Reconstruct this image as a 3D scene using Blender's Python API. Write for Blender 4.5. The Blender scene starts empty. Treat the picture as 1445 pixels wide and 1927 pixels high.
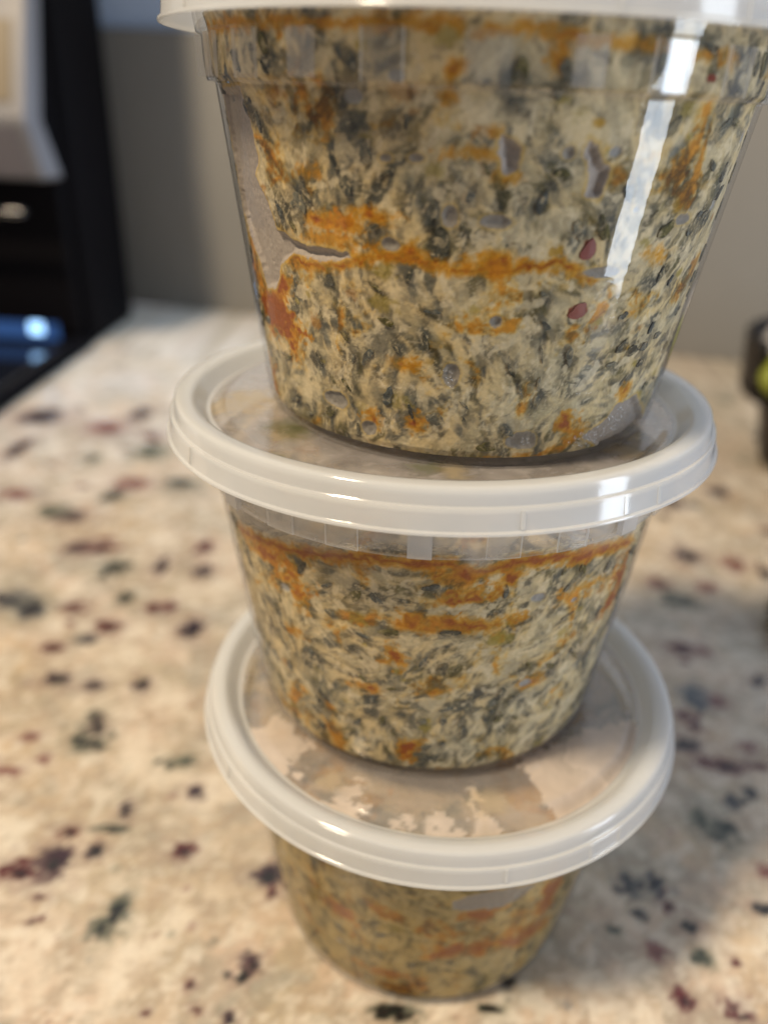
import bpy, bmesh, math
import numpy as np
from mathutils import Vector, Matrix
rng = np.random.default_rng(7)
scene = bpy.context.scene
COL = scene.collection
MM = 0.001

# ------------------------------------------------------------------ camera
cam_d = bpy.data.cameras.new("camera"); cam = bpy.data.objects.new("camera", cam_d); COL.objects.link(cam)
RV, UV, FV = Vector((0.996729, 0.07197, 0.036769)), Vector((-0.066208, 0.466242, 0.882176)), Vector((-0.046347, 0.881725, -0.469481))
cam.matrix_world = Matrix(((RV.x, UV.x, -FV.x, -7.242*MM), (RV.y, UV.y, -FV.y, -164.218*MM), (RV.z, UV.z, -FV.z, 208.273*MM), (0, 0, 0, 1)))
cam_d.sensor_fit = 'VERTICAL'; cam_d.sensor_height = 9.8; cam_d.sensor_width = 7.35; cam_d.lens = 7.645
cam_d.clip_start = 0.005; cam_d.clip_end = 20
cam_d.dof.use_dof = True; cam_d.dof.focus_distance = 0.140; cam_d.dof.aperture_fstop = 2.0
scene.camera = cam
scene.view_settings.view_transform = 'Standard'; scene.view_settings.look = 'None'
scene.view_settings.exposure = 0.14; scene.view_settings.gamma = 1.0
scene.cycles.use_denoising = True
scene.cycles.max_bounces = 10; scene.cycles.transparent_max_bounces = 24
scene.cycles.caustics_reflective = False; scene.cycles.caustics_refractive = False

# ------------------------------------------------------------------ light
world = bpy.data.worlds.new("World"); scene.world = world; world.use_nodes = True
bg = world.node_tree.nodes["Background"]; bg.inputs[0].default_value = (0.95, 0.93, 1.0, 1); bg.inputs[1].default_value = 0.215

def lamp(name, loc, target, power, color, sx, sy=None, shape='RECTANGLE'):
    d = bpy.data.lights.new(name, 'AREA'); d.energy = power; d.color = color; d.shape = shape; d.size = sx
    if sy: d.size_y = sy
    o = bpy.data.objects.new(name, d); COL.objects.link(o); o.location = loc
    v = Vector(target) - Vector(loc); o.rotation_euler = v.to_track_quat('-Z', 'Y').to_euler()
    return o
lamp('ceiling_lamp', (-0.69, -0.50, 1.40), (0, 0, 0.1), 32, (1.0, 0.82, 0.58), 0.20, shape='DISK')
lamp('window_light', (1.72, -0.60, 0.15), (0, 0, 0.12), 26, (0.80, 0.89, 1.0), 0.40, 1.5)
bl = lamp('back_fill_light', (0.02, 0.53, 0.46), (-0.24, 0.43, 0.0), 0.42, (0.50, 0.70, 1.0), 0.12, 0.06); bl.data.spread = math.radians(60)  # added cool fill out of frame, turns the back-left counter bluish

# ------------------------------------------------------------------ helpers
def meta(o, label=None, cat=None, group=None, kind=None):
    if label: o["label"] = label
    if cat: o["category"] = cat
    if group: o["group"] = group
    if kind: o["kind"] = kind
    return o
def mesh_obj(name, verts, faces, mat, parent=None, smooth=True, sharp=None, scale=MM):
    me = bpy.data.meshes.new(name)
    me.from_pydata([tuple(np.array(v)*scale) for v in verts] if not isinstance(verts, np.ndarray) else (verts*scale).tolist(), [], faces if isinstance(faces, list) else faces.tolist())
    if smooth: me.polygons.foreach_set('use_smooth', np.ones(len(me.polygons), bool))
    me.update()
    if sharp: me.set_sharp_from_angle(angle=math.radians(sharp))
    if mat: me.materials.append(mat)
    o = bpy.data.objects.new(name, me); COL.objects.link(o)
    if parent: o.parent = parent
    return o
def grid_mesh(name, P, mat, parent=None, wrap=False, color=None, attrs=None):
    """P: (nu, nv, 3) in mm; fast quad grid"""
    nu, nv = P.shape[:2]
    me = bpy.data.meshes.new(name)
    me.vertices.add(nu*nv); me.vertices.foreach_set('co', (P.reshape(-1, 3)*MM).astype(np.float32).ravel())
    iu = np.arange(nu if wrap else nu-1); jv = np.arange(nv-1)
    I, J = np.meshgrid(iu, jv, indexing='ij'); I2 = (I+1) % nu
    Q = np.stack([I*nv+J, I2*nv+J, I2*nv+J+1, I*nv+J+1], -1).reshape(-1, 4)
    n = len(Q)
    me.loops.add(n*4); me.loops.foreach_set('vertex_index', Q.ravel().astype(np.int32))
    me.polygons.add(n); me.polygons.foreach_set('loop_start', np.arange(0, n*4, 4, dtype=np.int32))
    me.polygons.foreach_set('use_smooth', np.ones(n, bool))
    me.update(calc_edges=True)
    if color is not None:
        a = me.color_attributes.new('paint', 'FLOAT_COLOR', 'POINT')
        c = np.ones((nu*nv, 4), np.float32); c[:, :3] = color.reshape(-1, 3); a.data.foreach_set('color', c.ravel())
    for k, v in (attrs or {}).items():
        a = me.attributes.new(k, 'FLOAT', 'POINT'); a.data.foreach_set('value', v.ravel().astype(np.float32))
    if mat: me.materials.append(mat)
    o = bpy.data.objects.new(name, me); COL.objects.link(o)
    if parent: o.parent = parent
    return o
def lathe(name, prof, mat, parent=None, n=224, closed=False, sharp=35, zfun=None, cap=False):
    P = np.array(prof, float); a = np.linspace(0, 2*np.pi, n, endpoint=False); m = len(P)
    V = np.stack([P[None, :, 0]*np.cos(a)[:, None], P[None, :, 0]*np.sin(a)[:, None], np.repeat(P[None, :, 1], n, 0)], -1)
    if zfun is not None: V[..., 2] += zfun(V)
    faces = []
    for i in range(n):
        j = (i+1) % n
        for k in range(m if closed else m-1):
            l = (k+1) % m
            faces.append((i*m+k, j*m+k, j*m+l, i*m+l))
    if cap:
        faces.append(tuple(i*m for i in range(n))[::-1]); faces.append(tuple(i*m+m-1 for i in range(n)))
    return mesh_obj(name, V.reshape(-1, 3), faces, mat, parent, True, sharp)
def box(name, a, b, mat, parent=None, bev=0.0, seg=3):
    bm = bmesh.new(); bmesh.ops.create_cube(bm, size=1)
    for v in bm.verts:
        v.co = Vector([(a[i]+b[i])/2 + v.co[i]*(b[i]-a[i]) for i in range(3)])*MM
    if bev: bmesh.ops.bevel(bm, geom=bm.edges[:], offset=bev*MM, segments=seg, affect='EDGES', profile=0.5)
    me = bpy.data.meshes.new(name); bm.to_mesh(me); bm.free()
    for p in me.polygons: p.use_smooth = True
    me.set_sharp_from_angle(angle=math.radians(40)); me.materials.append(mat)
    o = bpy.data.objects.new(name, me); COL.objects.link(o)
    if parent: o.parent = parent
    return o

# ------------------------------------------------------------------ numpy noise and painting
def vnoise(x, y, seed):
    r = np.random.default_rng(seed).random((257, 257))
    xi = np.floor(x).astype(int); yi = np.floor(y).astype(int); fx = x-xi; fy = y-yi
    fx = fx*fx*(3-2*fx); fy = fy*fy*(3-2*fy); xi %= 256; yi %= 256
    return (r[xi, yi]*(1-fx)+r[xi+1, yi]*fx)*(1-fy)+(r[xi, yi+1]*(1-fx)+r[xi+1, yi+1]*fx)*fy
def fbm(x, y, scale, seed, octs=4):
    s = 0; a = 1; t = 0
    x, y = x/scale, y/scale
    wx = vnoise(x*.9+5.2, y*.9+1.3, seed+71)-.5; wy = vnoise(x*.9+9.7, y*.9+8.1, seed+72)-.5
    x, y = x+1.1*wx, y+1.1*wy                                   # warp, so no lattice shows
    for o in range(octs):
        c, d = math.cos(.7+1.1*o)*2**o, math.sin(.7+1.1*o)*2**o
        s = s+a*vnoise(x*c-y*d+17.3*o, x*d+y*c+9.1*o, seed+o); t += a; a *= .58
    return s/t*2-1
def sst(a, b, x):
    t = np.clip((x-a)/(b-a), 0, 1); return t*t*(3-2*t)
class Painter:
    """painted albedo on a structured (s, z) sheet, in millimetres"""
    def __init__(s, S, Z, seed):
        s.S, s.Z = S, Z; s.G, s.Y = np.meshgrid(S, Z, indexing='ij'); s.rg = np.random.default_rng(seed)
        s.n1 = fbm(s.G, s.Y, 1.6, seed, 3); s.n2 = fbm(s.G, s.Y, .7, seed+20, 3); s.n3 = fbm(s.G+50, s.Y, 5, seed+40, 3); s.n4 = fbm(s.G+90, s.Y, 1.6, seed+60, 3)
        s.c = np.zeros(s.G.shape+(3,)); s.h = np.zeros(s.G.shape)
    def win(s, x, y, r):
        i0, i1 = np.searchsorted(s.S, [x-r, x+r]); j0, j1 = np.searchsorted(s.Z, [y-r, y+r])
        return slice(i0, i1), slice(j0, j1)
    def put(s, w, m, col, h=0, tint=False):
        m3 = m[..., None]
        col = np.array(col)
        s.c[w] = s.c[w]*(1-m3)+(s.c[w]*col if tint else col)*m3
        if h: s.h[w] += m*h
    def flake(s, x, y, a, b, rot, col, op, soft=.15, warp=.35, poly=True, h=0, vein=.25):
        w = s.win(x, y, max(a, b)*1.6)
        if w[0].stop-w[0].start < 1 or w[1].stop-w[1].start < 1: return
        g = s.G[w]-x+s.n1[w]*a*.5*warp*2; v = s.Y[w]-y+s.n4[w]*a*.5*warp*2; c, t = math.cos(rot), math.sin(rot)
        U = (g*c+v*t)/a; V = (-g*t+v*c)/b
        if poly:
            k = s.rg.integers(4, 7); an = np.sort(s.rg.random(k))*6.283; d = np.full(U.shape, -9.)
            an = (np.arange(k)+s.rg.random(k)*.7)/k*6.283
            for q in an: d = np.maximum(d, (U*math.cos(q)+V*math.sin(q))/(.6+.4*s.rg.random()))
        else: d = np.hypot(U, V)
        d = d+s.n2[w]*warp
        m = sst(1+soft, 1-soft, d)*op
        cc = np.array(col)[None, None]*(1+vein*2*(s.n2[w]+s.n1[w]*.7)[..., None])
        s.put(w, m, np.clip(cc, .01, 1), h)
    def ell(s, x, y, a, b, col, op=1, soft=.2, warp=.25, tint=False, h=0):
        w = s.win(x, y, max(a, b)*1.7)
        if w[0].stop-w[0].start < 1 or w[1].stop-w[1].start < 1: return
        d = np.hypot((s.G[w]-x)/a, (s.Y[w]-y)/b)+warp*(s.n1[w]+.6*s.n2[w])
        m = sst(1+soft, 1-soft, d)*op
        s.put(w, m, col, h, tint)
    def polymask(s, pts, warp=.4):
        P = np.array(pts, float); X = s.G+s.n1*warp; Y = s.Y+s.n4*warp
        ins = np.zeros(X.shape, bool); dist = np.full(X.shape, 1e9)
        for k in range(len(P)):
            x0, y0 = P[k-1]; x1, y1 = P[k]
            cond = ((y0 > Y) != (y1 > Y)); ins ^= cond & (X < (x1-x0)*(Y-y0)/((y1-y0) or 1e-9)+x0)
            dx, dy = x1-x0, y1-y0; t = np.clip(((X-x0)*dx+(Y-y0)*dy)/(dx*dx+dy*dy+1e-9), 0, 1)
            dist = np.minimum(dist, np.hypot(X-x0-t*dx, Y-y0-t*dy))
        return np.where(ins, -dist, dist)
    def line(s, pts, wd):
        P = np.array(pts, float); X = s.G+s.n1*1.2; Y = s.Y+s.n4*1.2; dist = np.full(X.shape, 1e9)
        for k in range(1, len(P)):
            x0, y0 = P[k-1]; x1, y1 = P[k]; dx, dy = x1-x0, y1-y0
            t = np.clip(((X-x0)*dx+(Y-y0)*dy)/(dx*dx+dy*dy+1e-9), 0, 1)
            dist = np.minimum(dist, np.hypot(X-x0-t*dx, Y-y0-t*dy))
        return dist-wd

# ------------------------------------------------------------------ materials
def new_mat(name):
    m = bpy.data.materials.new(name); m.use_nodes = True; nt = m.node_tree; nt.nodes.clear()
    return m, nt, nt.nodes, nt.links
def N(nodes, t, **kw):
    n = nodes.new(t)
    for k, v in kw.items():
        if k.startswith('i_'):
            key = k[2:]; key = int(key) if key.isdigit() else key.replace('_', ' ')
            n.inputs[key].default_value = v
        else: setattr(n, k, v)
    return n
def simple(name, col, rough=.5, metal=0, spec=.5, coat=0, bump=0, bscale=300, var=.08):
    m, nt, ns, ln = new_mat(name)
    out = N(ns, 'ShaderNodeOutputMaterial'); b = N(ns, 'ShaderNodeBsdfPrincipled'); ln.new(b.outputs[0], out.inputs[0])
    b.inputs['Roughness'].default_value = rough; b.inputs['Metallic'].default_value = metal
    b.inputs['Specular IOR Level'].default_value = spec; b.inputs['Coat Weight'].default_value = coat
    tc = N(ns, 'ShaderNodeTexCoord'); no = N(ns, 'ShaderNodeTexNoise'); no.inputs['Scale'].default_value = bscale; ln.new(tc.outputs['Object'], no.inputs['Vector'])
    mr = N(ns, 'ShaderNodeMapRange'); mr.inputs[3].default_value = 1-var; mr.inputs[4].default_value = 1+var; ln.new(no.outputs[0], mr.inputs[0])
    mx = N(ns, 'ShaderNodeVectorMath', operation='SCALE'); mx.inputs[0].default_value = col; ln.new(mr.outputs[0], mx.inputs[3]); ln.new(mx.outputs[0], b.inputs['Base Color'])
    if bump:
        bp = N(ns, 'ShaderNodeBump'); bp.inputs['Strength'].default_value = bump; bp.inputs['Distance'].default_value = .0005
        ln.new(no.outputs[0], bp.inputs['Height']); ln.new(bp.outputs[0], b.inputs['Normal'])
    return m
def plastic(name, milk, tint=(.97, .975, .98), milkcol=(.80, .80, .80), rough=.05, fog_attr=False, waves=0.0, gloss=1.0, col_attr=False):
    """thin polypropylene: clear pass-through, a share of milky scatter, and a fresnel gloss"""
    m, nt, ns, ln = new_mat(name)
    out = N(ns, 'ShaderNodeOutputMaterial')
    tr = N(ns, 'ShaderNodeBsdfTransparent'); tr.inputs[0].default_value = (*tint, 1)
    df = N(ns, 'ShaderNodeBsdfDiffuse'); df.inputs[0].default_value = (*milkcol, 1)
    tl = N(ns, 'ShaderNodeBsdfTranslucent'); tl.inputs[0].default_value = (*milkcol, 1)
    if col_attr:
        at = N(ns, 'ShaderNodeAttribute', attribute_name='paint'); ln.new(at.outputs['Color'], df.inputs[0]); ln.new(at.outputs['Color'], tl.inputs[0])
    sc = N(ns, 'ShaderNodeMixShader'); sc.inputs[0].default_value = .42; ln.new(df.outputs[0], sc.inputs[1]); ln.new(tl.outputs[0], sc.inputs[2])
    mk = N(ns, 'ShaderNodeMixShader'); ln.new(tr.outputs[0], mk.inputs[1]); ln.new(sc.outputs[0], mk.inputs[2])
    mk.inputs[0].default_value = milk
    if fog_attr:
        fa = N(ns, 'ShaderNodeAttribute', attribute_name='fog'); ad = N(ns, 'ShaderNodeMath', operation='ADD', use_clamp=True); ad.inputs[1].default_value = milk
        ln.new(fa.outputs['Fac'], ad.inputs[0]); ln.new(ad.outputs[0], mk.inputs[0])
    gl = N(ns, 'ShaderNodeBsdfGlossy'); gl.inputs['Roughness'].default_value = rough
    lw = N(ns, 'ShaderNodeLayerWeight'); lw.inputs['Blend'].default_value = .5        # two-sided Schlick term for a thin wall
    pw = N(ns, 'ShaderNodeMath', operation='POWER'); pw.inputs[1].default_value = 5; ln.new(lw.outputs['Facing'], pw.inputs[0])
    fr = N(ns, 'ShaderNodeMath', operation='MULTIPLY_ADD'); fr.inputs[1].default_value = .80; fr.inputs[2].default_value = .04; ln.new(pw.outputs[0], fr.inputs[0])
    fm = N(ns, 'ShaderNodeMath', operation='MULTIPLY', use_clamp=True); fm.inputs[1].default_value = gloss; ln.new(fr.outputs[0], fm.inputs[0])
    if name == 'clear_plastic':                                  # where food wets the wall the inner face stops reflecting
        wa = N(ns, 'ShaderNodeAttribute', attribute_name='wet'); sb = N(ns, 'ShaderNodeMath', operation='MULTIPLY_ADD'); sb.inputs[1].default_value = -.95; sb.inputs[2].default_value = 1
        ln.new(wa.outputs['Fac'], sb.inputs[0]); f2 = N(ns, 'ShaderNodeMath', operation='MULTIPLY'); ln.new(fm.outputs[0], f2.inputs[0]); ln.new(sb.outputs[0], f2.inputs[1]); fm = f2
    mg = N(ns, 'ShaderNodeMixShader'); ln.new(fm.outputs[0], mg.inputs[0]); ln.new(mk.outputs[0], mg.inputs[1]); ln.new(gl.outputs[0], mg.inputs[2])
    ln.new(mg.outputs[0], out.inputs[0])
    if waves:
        tc = N(ns, 'ShaderNodeTexCoord'); mp = N(ns, 'ShaderNodeMapping'); mp.inputs['Scale'].default_value = (60, 60, 260)
        no = N(ns, 'ShaderNodeTexNoise'); no.inputs['Scale'].default_value = 1.0; no.inputs['Detail'].default_value = 2
        ln.new(tc.outputs['Object'], mp.inputs[0]); ln.new(mp.outputs[0], no.inputs['Vector'])
        bp = N(ns, 'ShaderNodeBump'); bp.inputs['Strength'].default_value = waves; bp.inputs['Distance'].default_value = .0006
        ln.new(no.outputs[0], bp.inputs['Height']); ln.new(bp.outputs[0], gl.inputs['Normal'])
    return m
def painted(name, rough=.45, spec=.35, grain=.10, gscale=1400, bump=.25, coat=0, hue=True):
    m, nt, ns, ln = new_mat(name)
    out = N(ns, 'ShaderNodeOutputMaterial'); b = N(ns, 'ShaderNodeBsdfPrincipled'); ln.new(b.outputs[0], out.inputs[0])
    b.inputs['Roughness'].default_value = rough; b.inputs['Specular IOR Level'].default_value = spec; b.inputs['Coat Weight'].default_value = coat; b.inputs['Coat Roughness'].default_value = .06
    at = N(ns, 'ShaderNodeAttribute', attribute_name='paint'); tc = N(ns, 'ShaderNodeTexCoord')
    no = N(ns, 'ShaderNodeTexNoise'); no.inputs['Scale'].default_value = gscale; no.inputs['Detail'].default_value = 3; ln.new(tc.outputs['Object'], no.inputs['Vector'])
    mr = N(ns, 'ShaderNodeMapRange'); mr.inputs[1].default_value = .3; mr.inputs[2].default_value = .7; mr.inputs[3].default_value = 1-grain; mr.inputs[4].default_value = 1+grain; ln.new(no.outputs[0], mr.inputs[0])
    mx = N(ns, 'ShaderNodeVectorMath', operation='SCALE'); ln.new(at.outputs['Color'], mx.inputs[0]); ln.new(mr.outputs[0], mx.inputs[3]); ln.new(mx.outputs[0], b.inputs['Base Color'])
    if bump:
        bp = N(ns, 'ShaderNodeBump'); bp.inputs['Strength'].default_value = bump; bp.inputs['Distance'].default_value = .0003
        ln.new(no.outputs[0], bp.inputs['Height']); ln.new(bp.outputs[0], b.inputs['Normal'])
    return m
M_CLEAR = plastic('clear_plastic', .010, rough=.02, fog_attr=True, waves=.16, gloss=.95)
M_RIB = plastic('frosted_rib_plastic', .045, rough=.08)
M_TAB = plastic('milky_tab_plastic', .17, rough=.12)
M_TABM = plastic('whiter_tab_plastic', .42, rough=.12)
M_RIBM = plastic('misted_rib_plastic', .11, rough=.10, milkcol=(.85, .83, .8))
M_LID = plastic('milky_lid_plastic', .50, milkcol=(.88, .905, .93), rough=.10, waves=.12)
M_PANEL = plastic('clear_lid_panel', .10, rough=.06, fog_attr=True, col_attr=True, gloss=1.4)
M_DROP = plastic('water_droplet', .22, milkcol=(.9, .9, .9), rough=.02, gloss=2.5)
M_EDGE = plastic('rib_edge_plastic', .45, milkcol=(.9, .89, .86), rough=.1)
M_FOOD = painted('creamy_spinach_dip', .55, .06)
M_TOP = painted('dip_surface', .5, .4, bump=.5)
M_GRAN = painted('polished_granite', .32, .5, grain=.09, gscale=900, bump=.03, coat=.35)
def leaf_mat(name, dark, light):
    """wet chopped leaf: veins and cream smears over a dark green blade"""
    m, nt, ns, ln = new_mat(name)
    out = N(ns, 'ShaderNodeOutputMaterial'); b = N(ns, 'ShaderNodeBsdfPrincipled'); b.inputs['Roughness'].default_value = .5; b.inputs['Specular IOR Level'].default_value = .06
    tc = N(ns, 'ShaderNodeTexCoord'); no = N(ns, 'ShaderNodeTexNoise'); no.inputs['Scale'].default_value = 650; no.inputs['Detail'].default_value = 4; no.inputs['Distortion'].default_value = 1.2
    ln.new(tc.outputs['Object'], no.inputs['Vector']); cr = N(ns, 'ShaderNodeValToRGB'); ln.new(no.outputs[0], cr.inputs[0])
    e = cr.color_ramp.elements; e[0].position = .36; e[0].color = (*dark, 1); e[1].position = .66; e[1].color = (.42, .345, .21, 1)
    k = cr.color_ramp.elements.new(.54); k.color = (*light, 1)
    ln.new(cr.outputs[0], b.inputs['Base Color'])
    tr = N(ns, 'ShaderNodeBsdfTransparent'); mx = N(ns, 'ShaderNodeMixShader'); mr = N(ns, 'ShaderNodeMapRange'); n2 = N(ns, 'ShaderNodeTexNoise'); n2.inputs['Scale'].default_value = 420
    ln.new(tc.outputs['Object'], n2.inputs['Vector']); mr.inputs[1].default_value = .38; mr.inputs[2].default_value = .56; mr.inputs[3].default_value = .15; mr.inputs[4].default_value = .9
    ln.new(n2.outputs[0], mr.inputs[0]); ln.new(mr.outputs[0], mx.inputs[0]); ln.new(tr.outputs[0], mx.inputs[1]); ln.new(b.outputs[0], mx.inputs[2]); ln.new(mx.outputs[0], out.inputs[0])
    return m
M_LEAF = [leaf_mat('spinach_leaf_'+n, a, b) for n, a, b in (('dark', (.028, .029, .021), (.085, .085, .062)), ('slate', (.045, .050, .046), (.12, .13, .115)), ('olive', (.05, .046, .012), (.14, .12, .035)), ('pale', (.085, .088, .068), (.20, .19, .14)))]
M_PEPPER = simple('red_pepper_skin', (.19, .022, .008), .45, var=.3, bscale=600)
M_BLACK = simple('black_appliance_plastic', (.003, .0025, .003), .7, spec=.06)
M_GLOSS = simple('glossy_black_plastic', (.006, .007, .010), .08, coat=.5)
M_SILVER = simple('silver_painted_plastic', (.15, .145, .15), .4, metal=.1)
M_INSET = simple('tan_display_panel', (.13, .095, .05), .4)
M_UNDER = simple('grey_underside_plastic', (.12, .11, .12), .5)
M_SPLASH = simple('grey_backsplash_paint', (.205, .195, .175), .55, bscale=20, var=.05)
M_WALL = simple('pale_blue_grey_wall_paint', (.40, .49, .64), .6, bscale=20, var=.04)
M_POT = simple('black_pot_plastic', (.007, .005, .005), .35, spec=.3)
M_PACK = simple('clear_white_film', (.34, .33, .33), .2, bscale=90, var=.25, bump=.6)
M_LIME = simple('yellow_green_contents', (.22, .25, .03), .4, bscale=150, var=.35)
M_ORANGE = simple('warm_wood', (.30, .14, .05), .5)

# ------------------------------------------------------------------ where the marks of the food and the granite sit (degrees round the tub and mm)
POCKET_POLY2 = [[(-75.4, 59.3), (-55.9, 59.9), (-53.3, 53.8), (-52.4, 49.0), (-55.1, 46.3), (-50.4, 41.6), (-48.7, 38.3), (-39.8, 36.5), (-26.9, 36.5), (-26.4, 35.6), (-34.0, 34.1), (-42.9, 34.5), (-48.8, 31.9), (-52.8, 27.1), (-58.7, 26.1), (-61.1, 30.2), (-66.6, 34.3), (-75.2, 38.1), (-75.2, 44.8), (-75.3, 53.0)], [(1.8, 55.1), (4.1, 54.7), (5.6, 53.5), (4.8, 49.9), (2.6, 49.8), (1.7, 52.7)], [(17.0, 55.2), (19.3, 54.2), (20.6, 51.7), (22.3, 51.0), (22.3, 48.1), (21.7, 46.5), (18.6, 47.1), (18.5, 50.2), (16.7, 53.1)], [(32.7, 4.9), (40.6, 7.7), (42.2, 10.2), (51.5, 10.8), (68.0, 2.2), (74.7, -3.5), (42.7, 0.7)]]
POCKET2 = [(2.6, 43.1, 2.3, 1.1), (13.8, 53.0, 1.0, 1.0), (-6.0, 43.5, 1.2, 1.6), (-17.5, 38.6, 1.6, 1.1), (-33.4, 9.3, 3.2, 1.6), (-3.6, 17.7, 1.6, 2.1), (15.3, 5.3, 3.1, 1.8), (4.9, 27.5, 1.1, 1.1), (26.1, 35.6, 3.5, 0.9), (-23.9, 5.1, 1.8, 1.4), (45.5, 43.2, 2.1, 0.9), (-12.5, 51.4, 1.1, 0.6), (-18.3, 51.1, 1.0, 0.6)]
OILBAND2 = [[(-45.1, 33.4), (-31.1, 34.0), (-20.9, 36.5), (-14.3, 36.8), (-4.9, 35.8), (3.2, 35.6), (10.2, 36.6), (16.4, 37.0), (23.8, 35.1)], [(-64.2, -2.2), (-34.8, -0.4), (-14.7, -0.0), (-1.8, 0.5), (18.5, 1.7), (30.5, 4.1)], [(-72.5, 68.1), (-38.9, 68.1), (-18.9, 68.1), (-6.4, 68.1)], [(-3.3, 67.3), (4.2, 67.8), (12.1, 67.2), (25.3, 66.6), (44.2, 65.7)]]
OIL2 = [(-55.1, 22.2, 9.0, 5.3), (4.0, 49.2, 1.8, 1.1), (-36.6, 48.1, 2.4, 1.4), (-6.8, 62.9, 1.1, 1.2), (-20.7, 42.6, 4.5, 1.3), (-27.7, 40.8, 3.1, 1.1), (-34.3, 41.1, 3.0, 1.1), (-14.3, 37.5, 4.4, 1.4), (3.0, 36.8, 4.9, 1.3), (38.6, 37.5, 3.4, 1.3), (30.0, 5.3, 4.3, 1.7), (-22.3, 7.5, 2.4, 2.1), (-50.3, 27.9, 4.5, 2.1), (9.0, 64.7, 1.4, 1.4), (-7.6, 59.4, 1.0, 0.9), (-11.4, 7.9, 2.1, 1.7), (25.4, 7.4, 2.5, 2.2), (-33.3, 38.2, 4.8, 0.9), (-1.8, 52.5, 2.9, 0.6), (0.9, 55.4, 1.0, 0.9), (22.0, 37.0, 2.1, 1.2), (-3.5, 31.5, 4.3, 1.2), (-15.3, 18.6, 3.0, 1.2), (-70.7, 7.0, 5.5, 4.0), (-7.7, 30.4, 2.6, 1.8), (38.1, 28.3, 1.8, 0.8), (43.8, 12.6, 2.0, 1.9)]
RED2 = [(22.4, 29.2, 2.3, 1.5), (21.6, 39.1, 1.7, 1.9), (-66.5, 50.3, 2.5, 2.4), (38.4, 63.3, 1.4, 0.7)]
OILBAND1 = [[(-58.1, 52.5), (-45.6, 54.0), (-30.6, 56.3), (-12.4, 59.1), (4.0, 59.2), (9.6, 57.4), (16.1, 59.0), (27.1, 58.6), (37.5, 57.7), (56.7, 54.6)]]
OIL1 = [(7.6, 44.0, 8.5, 2.2), (-0.7, 42.7, 3.9, 1.3), (11.0, 50.6, 4.8, 3.2), (7.6, 55.6, 5.5, 1.9), (-33.1, 43.3, 2.1, 4.0), (35.8, 56.1, 2.9, 2.0), (41.9, 47.6, 5.8, 1.8), (-8.7, 34.9, 2.7, 3.2), (-3.6, 9.0, 3.5, 3.7), (28.8, 25.3, 3.7, 1.4), (37.2, 45.8, 3.2, 1.4), (-42.5, 50.3, 8.7, 2.0), (-34.6, 48.0, 4.7, 2.1), (59.5, 44.3, 6.2, 7.3), (2.7, 25.8, 2.2, 1.5), (-15.2, 24.7, 2.5, 1.6), (17.0, 53.8, 3.0, 1.5), (-39.4, 32.5, 2.8, 1.7)]
OIL0 = [(14.2, 43.0, 5.8, 5.4), (16.9, 27.4, 5.2, 4.9), (36.5, 24.6, 8.4, 4.9), (8.9, 26.4, 6.8, 3.7), (-25.6, 34.2, 4.9, 3.6), (39.5, 39.4, 3.7, 13.9), (-10.4, 12.3, 9.1, 2.2)]
POCKET0 = [(17.7, 48.5, 9.4, 3.8)]
FILL1 = [(-56.8, 54.3), (-45.0, 55.7), (-30.3, 57.6), (-11.8, 60.9), (3.7, 61.0), (9.5, 58.2), (15.3, 60.8), (25.6, 60.6), (37.0, 59.1), (55.1, 56.5)]
FOG0 = [[(-45.2, -25.1), (-38.6, -19.8), (-30.0, -26.0), (-29.8, -31.0), (-31.9, -39.9), (-40.4, -35.4)], [(-27.4, -46.0), (-20.6, -41.7), (-15.2, -37.4), (-16.1, -46.3), (-17.3, -51.1), (-21.7, -50.9)], [(-8.4, -44.0), (-6.6, -46.6), (-6.8, -52.7), (-9.0, -52.9)], [(-2.2, -43.4), (1.2, -46.5), (6.6, -52.6), (-0.9, -54.0)], [(5.7, -36.7), (9.0, -43.6), (13.4, -45.9), (16.8, -50.9), (9.3, -52.7), (7.3, -45.2)], [(18.5, -29.0), (35.2, -17.0), (56.8, -5.2), (46.5, -29.2), (37.6, -39.2), (26.0, -46.0), (23.6, -42.8), (21.3, -38.0)]]
YEL0 = [(-50.0, -1.0, 6), (49.2, 10.7, 5), (-47.5, -9.2, 4), (49.7, 2.1, 4), (-23.3, -38.3, 4), (11.3, -42.0, 5)]
YEL1 = [(-43.6, -12.4, 9), (-40.3, -6.8, 6), (-29.6, -26.6, 5), (37.0, -25.4, 5), (2.8, -39.9, 4)]
GRN1 = [(-30.9, -22.6, 5), (-29.4, -38.7, 2.5), (-27.5, -26.3, 4), (-2.0, -39.9, 4)]
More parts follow.
